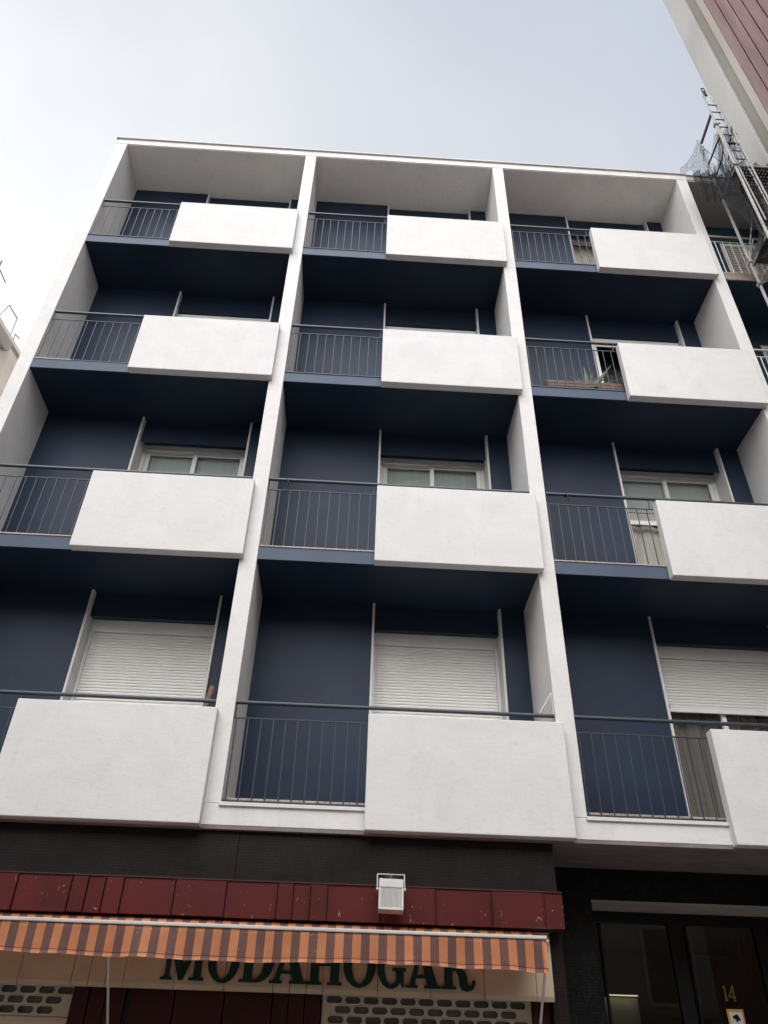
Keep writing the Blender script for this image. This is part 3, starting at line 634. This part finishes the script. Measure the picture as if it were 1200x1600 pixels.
def blade(m, p, d, ln, w, bend, seg=6, side=None):
    p = Vector(p); d = Vector(d).normalized(); sd = Vector(side) if side else d.cross(Vector((0, 0, 1)));
    if sd.length < .05: sd = Vector((1, 0, 0))
    sd.normalize(); prev = None
    for k in range(seg + 1):
        t_ = k / seg; ww = w * (1 - t_) ** .7 * (.7 + .6 * math.sin(math.pi * min(1, t_ * 1.3)) * .5) + .0006
        c = p + d * ln * t_ + Vector((0, 0, -1)) * bend * ln * t_ * t_
        nrm = d.cross(sd).normalized()
        a, b, cc = m.bm.verts.new(c - sd * ww + nrm * ww * .35), m.bm.verts.new(c + sd * ww + nrm * ww * .35), m.bm.verts.new(c - nrm * ww * .15)
        if prev:
            m.bm.faces.new((prev[0], a, cc, prev[2])); m.bm.faces.new((prev[2], cc, b, prev[1]))
        prev = (a, b, cc)
m = MB()
for k in range(34):
    a = random.uniform(0, 2 * math.pi); e_ = random.uniform(.25, 1.4)
    blade(m, (5.25 + random.uniform(-.02, .02), -.14, 3.13), (math.cos(a) * math.cos(e_) * 1.2, math.sin(a) * math.cos(e_) * .5, math.sin(e_)), random.uniform(.05, .14), .0035, random.uniform(0, .5), 4)
wd = m.build('weed', 'weed', None, loc=(5.25, -.14, 3.13)); tag(wd, 'small dry weed tuft growing behind the floodlight', 'plant')
m = MB(); m.prism([(6.905, 2.50), (6.935, 2.485), (6.945, 2.53), (6.925, 2.545)], .925, .949)
sn = m.build('wall_patch', 'old_plaster', None, loc=(6.92, .94, 2.5)); tag(sn, 'small pale plaster patch on the black mosaic beside the entrance', 'wall patch')

# ------------------------------------------------------------------ things on the balconies
x4 = 2 * W
pl = empty('wooden_planter', (7.95, .2, S[4] + .195), 'reddish brown slatted wooden planter behind the right railing, second row from the top', 'planter')
m = MB()
for k in range(4): m.box(7.43, 8.55, .10, .125, S[4] + .20 + k * .062, S[4] + .255 + k * .062, .004)
for k in range(4): m.box(7.43, 8.55, .40, .425, S[4] + .20 + k * .062, S[4] + .255 + k * .062, .004)
for k in range(4): m.box(7.42, 7.445, .126, .399, S[4] + .20 + k * .062, S[4] + .255 + k * .062, .004); m.box(8.535, 8.56, .126, .399, S[4] + .20 + k * .062, S[4] + .255 + k * .062, .004)
m.build('slats', 'wood', pl)
m = MB()
for xx in (7.44, 7.98, 8.52): m.box(xx - .02, xx + .02, .126, .15, S[4] + .195, S[4] + .46)
m.build('corner_posts', 'wood', pl)
MB().box(7.45, 8.53, .13, .395, S[4] + .20, S[4] + .40).build('soil', 'deck', pl)
m = MB(); base = (8.12, .24, S[4] + .42)
for (dx, dy, dz, ln, w_, bd) in ((-.12, -.1, 1, .40, .045, .05), (.55, -.15, .75, .50, .030, .02), (.9, -.1, .55, .40, .025, .1), (-.75, .0, .8, .34, .018, .05), (.05, -.5, -.1, .22, .045, .5), (.4, .2, 1, .34, .03, .05), (-.35, .25, 1, .34, .03, .05), (.95, .1, .15, .30, .022, .15), (-.6, -.1, .35, .28, .03, .2), (.35, -.3, .35, .26, .04, .3), (-.5, -.2, .7, .26, .03, .3), (.7, -.3, .9, .36, .022, .1), (.15, -.2, 1, .30, .03, .1), (1.0, -.2, .35, .34, .02, .25), (-1.0, -.1, .45, .3, .02, .2)):
    blade(m, base, (dx, dy, dz), ln * 1.25, w_ * 1.3, bd, 8, side=(dz, 0, -dx))
ag = m.build('agave_plant', 'agave', None, True, loc=base); tag(ag, 'grey green agave with broad pointed leaves in the wooden planter', 'plant')
m = MB()
for (bx, dx, ln, bd) in ((7.52, -.5, .16, 0), (7.50, -.2, .12, .1), (7.70, .12, .26, 0), (7.72, .25, .14, .2), (7.98, -.95, .30, -.1), (8.0, -.8, .2, .2), (7.78, -.6, .12, .2)):
    blade(m, (bx, .22, S[4] + .42), (dx, -.1, .9 if abs(dx) < .9 else .35), ln, .012, bd, 5, side=(.9, 0, -dx))
dp = m.build('yucca_plant', 'dry', None, loc=(7.7, .22, S[4] + .42)); tag(dp, 'sparse dark spiky leaves at the left end of the wooden planter', 'plant')
bx_ = empty('storage_box', (8.42, .55, S[4] + .2), 'white plastic storage tub behind the wooden planter', 'box')
MB().box(8.22, 8.62, .45, .75, S[4] + .2, S[4] + .40, .01).build('tub', 'pvc', bx_); MB().box(8.20, 8.64, .43, .77, S[4] + .401, S[4] + .43, .008).build('lid', 'pvc', bx_)
m = MB(); m.tube((3.27, .14, 4.62), (3.335, .18, 5.04), .032, 12); m.tube((3.22, .20, 4.40), (3.31, .24, 4.98), .022, 12)
wp = m.build('wooden_stick', 'wood', None, loc=(3.3, .2, 4.4)); tag(wp, 'brown wooden sticks leaning at the handrail end beside the lowest left shutter', 'stick')
m = MB(); m.path([(6.955, .05, 5.09), (6.955, .05, 4.80)], .006, 6); m.path([(6.955, .05, 5.09), (6.80, .06, 4.84)], .006, 6)
mb_ = m.build('metal_bracket', 'pole', None, loc=(6.955, .05, 4.8)); tag(mb_, 'thin pale angled metal bracket on the handrail end above the lowest middle panel', 'bracket')
for (x, z, lab) in ((3.87, 7.83, 'small black clamp under the handrail of the middle balcony, second row above the shop'), (7.43, 7.83, 'small black clamp under the handrail of the right balcony, second row above the shop')):
    c = empty('rail_clamp', (x, .03, z - .02), lab, 'clamp', 'clamps hanging on the handrails')
    m = MB(); m.box(x - .012, x + .012, .0, .06, z - .035, z - .015, .003); m.build('jaw', 'black', c)
    m = MB(); m.path([(x, .0, z - .03), (x + .015, -.02, z - .09), (x + .012, -.01, z - .14)], .010, 6); m.build('handle', 'black', c)

# ------------------------------------------------------------------ neighbouring old building behind the scaffold
nb = empty('old_apartment_building', (13.5, 0, 0), 'unrestored teal tiled apartment building behind the scaffolding at the right', 'building')
NX0, NX1 = 3 * W + T + .004, 17.6
m = MB(); m.box(NX0, NX1, 1.5, 9, 0, 15.668); m.box(14.02, 14.22, 0, 1.5, 0, 15.668); m.box(17.4, NX1, 0, 1.5, 0, 15.668); m.box(NX0, NX1, -.002, 9, 15.67, 15.81); m.build('wall', 'old_plaster', nb)
MB().box(NX0, 14.02, .01, 1.49, 15.65, 15.669).build('roof_soffit', 'ceil_old', nb)
MB().box(NX0, NX1, -.03, 9, 15.812, 15.84).build('roof_cap', 'cap', nb)
m = MB()
for lv in (2, 3, 4, 5): m.box(NX0, 14.02, .93, 1.49, S[lv] + .2, S[lv + 1] - .002)
m.build('tiled_wall', 'teal', nb)
for lv in (2, 3, 4, 5):
    sl2 = MB().box(NX0, 14.018, .0, 1.48, S[lv] + .012, S[lv] + .19).build('balcony', 'rust', nb)
    MB().box(NX0, 14.018, .02, 1.48, S[lv] , S[lv] + .0115).build('soffit', 'teal_dark', sl2)
    m = MB(); z = S[lv]
    m.tube((NX0, .03, z + 1.29), (14.02, .03, z + 1.29), .016); m.tube((NX0, .03, z + 1.13), (14.02, .03, z + 1.13), .010); m.tube((NX0, .03, z + .24), (14.02, .03, z + .24), .010)
    x = NX0 + .08
    while x < 14: m.tube((x, .03, z + .24), (x, .03, z + 1.13), .0085, 6); x += .135
    m.build('railing', 'beige_paint', sl2)
for lv in (4, 5):
    w_ = MB().box(11.55, 13.2, .925, .929, S[lv] + .22, S[lv] + 2.5).build('window', 'pvc', nb)
    m = MB()
    for k in range(30): m.box(11.6, 13.15, .905, .922, S[lv] + .26 + k * .072, S[lv] + .315 + k * .072)
    m.build('louvre_shutter', 'old_plaster', w_)

# ------------------------------------------------------------------ tower with metal slats at the right
tw = empty('clad_tower', (15, -3, 0), 'tall pale tower with red brown vertical cladding at the upper right', 'building')
TX = 12.0
MB().box(TX + .26, 20, -6.5, .0, -.1, 33).build('wall', 'tower_grey', tw)
MB().box(TX, TX + .259, -.53, .038, -.1, 33, .01).build('corner_pilaster', 'tower_white', tw)
MB().box(TX + .06, TX + .259, -.80, -.531, -.1, 33).build('reveal', 'tower_grey', tw)
m = MB(); m.box(TX + .0, TX + .259, -.985, -.815, -.1, 33, .004); m.build('edge_strip', 'tower_beige', tw)
MB().box(TX + .035, TX + .20, -.8145, -.803, -.1, 33).build('gold_bead', 'gold', tw)
m = MB(); y = -.995
while y > -6.3: m.box(TX + .0, TX + .05, y - .225, y, -.1, 33, .008, 2); m.box(TX + .075, TX + .259, y - .25, y, -.1, 33); y -= .2555
m.build('cladding', 'slat', tw)

# ------------------------------------------------------------------ scaffolding and nets
sc = empty('scaffolding', (11.3, -.6, 0), 'galvanised tube scaffolding rising past the roof at the upper right', 'scaffold')
def tubepart(name, pts, r, mat='steel', parent=sc): return MB().path(pts, r, 10).build(name, mat, parent)
X1 = 10.99
tubepart('standard', [(X1, -.3, 0), (X1, -.3, 16.62)], .024)
tubepart('standard', [(X1 - .02, -.9, 0), (X1 - .02, -.9, 16.05)], .024)
tubepart('standard', [(11.9, -.3, 0), (11.9, -.3, 15.6)], .024)
tubepart('guard_rail', [(X1 + .03, -.33, 16.45), (X1 + .03, -.86, 16.52)], .026, 'darksteel')
tubepart('guard_rail', [(X1, -.26, 15.69), (X1, -.84, 15.70)], .017, 'darksteel')
tubepart('guard_rail', [(X1 + .05, -.34, 15.31), (X1 + .05, -.62, 15.34), (X1 + .05, -.75, 15.50), (X1 + .05, -.78, 15.9)], .014, 'darksteel')
for z in (14.55, 12.55, 12.08, 9.6):
    tubepart('transom', [(X1, -.28, z), (X1, -.95, z + .04)], .019)
tubepart('brace', [(X1, -.3, 12.68), (X1, -.38, 12.85), (X1, -.85, 13.4)], .013)
tubepart('brace', [(X1, -.3, 12.68), (X1 + .01, -.55, 12.95)], .012)
tubepart('ledger', [(10.96, -.9, 12.1), (11.95, -.9, 12.1)], .018)
tubepart('ledger', [(10.96, -.9, 14.6), (11.95, -.9, 14.6)], .018)
for p in ((X1, -.3, 12.66), (X1, -.3, 12.08), (X1 - .02, -.9, 14.6), (X1, -.3, 15.3), (X1 - .02, -.9, 16.0)):
    m = MB(); m.box(p[0] - .04, p[0] + .04, p[1] - .05, p[1] + .04, p[2] - .03, p[2] + .035, .01); m.tube((p[0] - .06, p[1] - .03, p[2]), (p[0] + .07, p[1] - .04, p[2] + .01), .014); m.build('coupler', 'steel', sc)
ld = MB()
for x in (11.03, 11.20): ld.tube((x, -.93, 12.9), (x - .05, -.90, 17.2), .011, 8)
ldo = ld.build('ladder', 'steel', sc)
m = MB(); z = 13.1
while z < 17: m.tube((11.03 - (z - 12.9) / 4.3 * .05, -.925, z), (11.20 - (z - 12.9) / 4.3 * .05, -.925, z), .011, 6); z += .28
m.build('rungs', 'darksteel', ldo)
tubepart('standard', [(X1 - .02, -.9, 16.05), (X1 + .02, -.92, 17.35)], .013)
for a, b in (((X1, -.3, 16.5), (11.05, -.62, 15.1)), ((X1 - .02, -.9, 15.9), (11.10, -.4, 14.9)), ((10.98, -.9, 15.2), (11.3, -.5, 14.75))):
    tubepart('rope', [a, ((a[0] + b[0]) / 2 + .04, (a[1] + b[1]) / 2, (a[2] + b[2]) / 2 - .12), b], .006, 'darksteel')
tubepart('standard', [(11.28, -.9, 12.9), (11.24, -.9, 16.6)], .017)
tubepart('standard', [(11.42, -.3, 12.9), (11.42, -.3, 16.9)], .020)
tubepart('guard_rail', [(11.24, -.9, 15.9), (11.42, -.3, 15.9)], .012, 'darksteel')
tubepart('guard_rail', [(10.98, -.9, 15.35), (11.26, -.9, 15.35)], .014, 'darksteel')
m = MB(); m.box(10.995, 11.045, -.94, -.90, 17.10, 17.30, .01); m.path([(11.0, -.92, 17.3), (11.0, -.92, 17.42), (11.06, -.92, 17.42), (11.06, -.92, 17.12)], .010, 6)
m.build('pulley', 'black', sc)
# perforated deck and wooden lower deck
outl = [[(11.02, -.88), (11.93, -.88), (11.93, -.32), (11.02, -.32)]]
m = MB()
for a in range(16): m.box(11.02 + a * .057, 11.02 + a * .057 + .026, -.88, -.32, 14.62, 14.635)
for a in range(10): m.box(11.02, 11.93, -.88 + a * .057, -.88 + a * .057 + .026, 14.605, 14.619)
m.build('perforated_deck', 'darksteel', sc)
m = MB()
for a in range(3): m.box(11.02, 11.93, -.87 + a * .185, -.70 + a * .185, 12.60, 12.64, .004)
m.box(11.0, 11.03, -.9, -.3, 12.56, 12.76); m.build('plank_deck', 'deck', sc)

def net(name, left, right, y, mat, label, nu=26, nv=30, fold=.05):
    def lerp(poly, t_):
        n = len(poly) - 1; k = min(int(t_ * n), n - 1); f_ = t_ * n - k
        return Vector(poly[k]).lerp(Vector(poly[k + 1]), f_)
    def P(u, v):
        a, b = lerp(left, v), lerp(right, v); p = a.lerp(b, u)
        ns = noise.noise(Vector((u * 2.2, v * 1.5, len(left) * .7))); n2 = noise.noise(Vector((u * 7, v * 3, 3.1)))
        dy = fold * (.6 * ns + .9 * math.sin(u * 22 + v * 4 + 2 * ns) + .5 * math.sin(u * 47 + v * 9) + .3 * n2)
        return Vector((p.x + .008 * n2, p.y + dy, p.z + .01 * ns))
    o = sheet(P, nu, nv, name, mat, None)
    tag(o, label, 'netting', 'debris nets draped on the scaffolding'); return o
net('debris_net', [(10.50, -.5, 15.10), (10.50, -.5, 14.8), (10.50, -.5, 14.45), (10.50, -.5, 14.12)], [(10.97, -.5, 15.02), (10.97, -.5, 14.75), (10.93, -.5, 14.45), (10.88, -.5, 14.2)], 0, 'net',
    'short dark net hanging over the roof edge at the last white fin')
net('debris_net', [(10.98, -.74, 14.85), (10.78, -.74, 14.35), (10.68, -.74, 13.90), (10.80, -.74, 13.45), (10.88, -.74, 13.1), (10.98, -.74, 12.85), (10.86, -.74, 12.5), (10.72, -.74, 12.22)],
    [(11.9, -.74, 14.95), (11.9, -.74, 14.4), (11.9, -.74, 13.9), (11.9, -.74, 13.5), (11.9, -.74, 13.1), (11.9, -.74, 12.7), (11.9, -.74, 12.5), (11.9, -.74, 12.22)], 0, 'net',
    'long dark net wrapped down the scaffolding beside the tower', 34, 50, .07)
net('debris_net', [(10.70, -.6, 15.92), (10.56, -.6, 15.55), (10.42, -.6, 15.28), (10.12, -.6, 14.82)], [(10.80, -.6, 15.7), (10.80, -.6, 15.4), (10.78, -.6, 15.1), (10.72, -.6, 14.85)], 0, 'net_light',
    'sheer net stretched as a triangle above the roof corner')
net('debris_net', [(11.00, -.85, 16.0), (10.94, -.7, 15.6), (10.95, -.5, 15.1), (10.97, -.5, 14.8)], [(11.28, -.85, 15.9), (11.32, -.75, 15.4), (11.36, -.7, 15.0), (11.3, -.7, 14.7)], 0, 'net_light',
    'sheer crumpled net between the scaffold tubes above the roof', 26, 30, .1)

net('debris_net', [(10.97, -.35, 15.65), (10.97, -.35, 15.3), (10.98, -.35, 15.0), (11.0, -.35, 14.6)], [(11.40, -.32, 15.75), (11.42, -.32, 15.4), (11.44, -.32, 15.0), (11.46, -.32, 14.5)], 0, 'net_light',
    'second sheer net behind the scaffold ladder above the roof line', 26, 30, .06)
# ------------------------------------------------------------------ cream building at the far left
lb = empty('cream_apartment_building', (-8, 9, 0), 'old cream building with stone cornice at the left edge', 'building')
P0 = Vector((-5.135, 5.0, 0)); dr_ = Vector((.132, .991, 0)).normalized(); nr = Vector((-dr_.y, dr_.x, 0))
LBM = Matrix((( nr.x * -1, dr_.x, 0, P0.x), (nr.y * -1, dr_.y, 0, P0.y), (0, 0, 1, 0), (0, 0, 0, 1)))   # local: x outwards from wall, y along wall
def lbuild(m, name, mat, parent): place(m, LBM); return m.build(name, mat, parent)
lbuild(MB().box(-9, 0, -14, 12, 0, 17.50), 'wall', 'cream', lb)
lbuild(MB().box(-9, .03, -14.1, 12.1, 17.501, 17.55, .01).box(-9, .055, -14.2, 12.2, 17.551, 17.60, .01), 'cornice', 'cream2', lb)
lbuild(MB().box(-9, .02, -14.0, 12.0, 17.601, 17.78, .02), 'parapet', 'cream', lb)
for yy in (-12, -9, -6, -3, 0.3, 3.5, 6.5, 9.5):
    for zz in (4.2, 7.4, 10.6, 13.8):
        w_ = lbuild(MB().box(.002, .06, yy - .65, yy + .65, zz - .1, zz + 2.1, .01), 'window', 'cream2', lb)
        lbuild(MB().box(.061, .075, yy - .5, yy + .5, zz, zz + 2.0), 'pane', 'lampglass', w_)
lbuild(MB().prism([(.4, 17.42), (1.75, 17.44), (1.72, 17.14), (1.55, 17.02), (.4, 17.0)], .001, .16, 'x'), 'balcony', 'old_plaster', lb)
m = MB()
for (a, b) in (((0, 1.05, 17.75), (0, 1.2, 18.4)), ((0, 1.2, 18.4), (0, 1.66, 18.42)), ((0, 1.66, 18.42), (0, 1.70, 17.78)), ((-.05, 1.95, 17.75), (-.02, 1.86, 18.0)), ((-.02, 1.86, 18.0), (0, 2.05, 18.03))): m.tube(a, b, .018)
lbuild(m, 'roof_rail', 'steel', lb)
m = MB(); m.tube((-.2, .5, 17.9), (-.2, .5, 19.4), .02); m.tube((-.2, .1, 19.2), (-.2, .95, 19.05), .015)
lbuild(m, 'antenna', 'darksteel', lb)

# ------------------------------------------------------------------ building on the other side of the street
ob = empty('street_building', (4, -18, 0), 'plain beige building across the street, mirrored in the window glass', 'building')
MB().box(-22, 26, -24, -14, 0, 10.5).build('wall', 'opp', ob)
MB().box(-22.2, 26.2, -24.2, -13.7, 10.501, 10.8, .03).build('roof', 'cream2', ob)
for k in range(15):
    for z in (3.8, 7.1):
        x = -20 + k * 3.1
        w_ = MB().box(x - .75, x + .75, -13.999, -13.93, z - .1, z + 1.9, .01).build('window', 'pvc', ob)
        MB().box(x - .65, x + .65, -13.929, -13.92, z, z + 1.8).build('pane', 'lampglass', w_)
        MB().box(x - 1.0, x + 1.0, -13.998, -13.2, z - .35, z - .2, .01).build('balcony', 'cream2', ob)
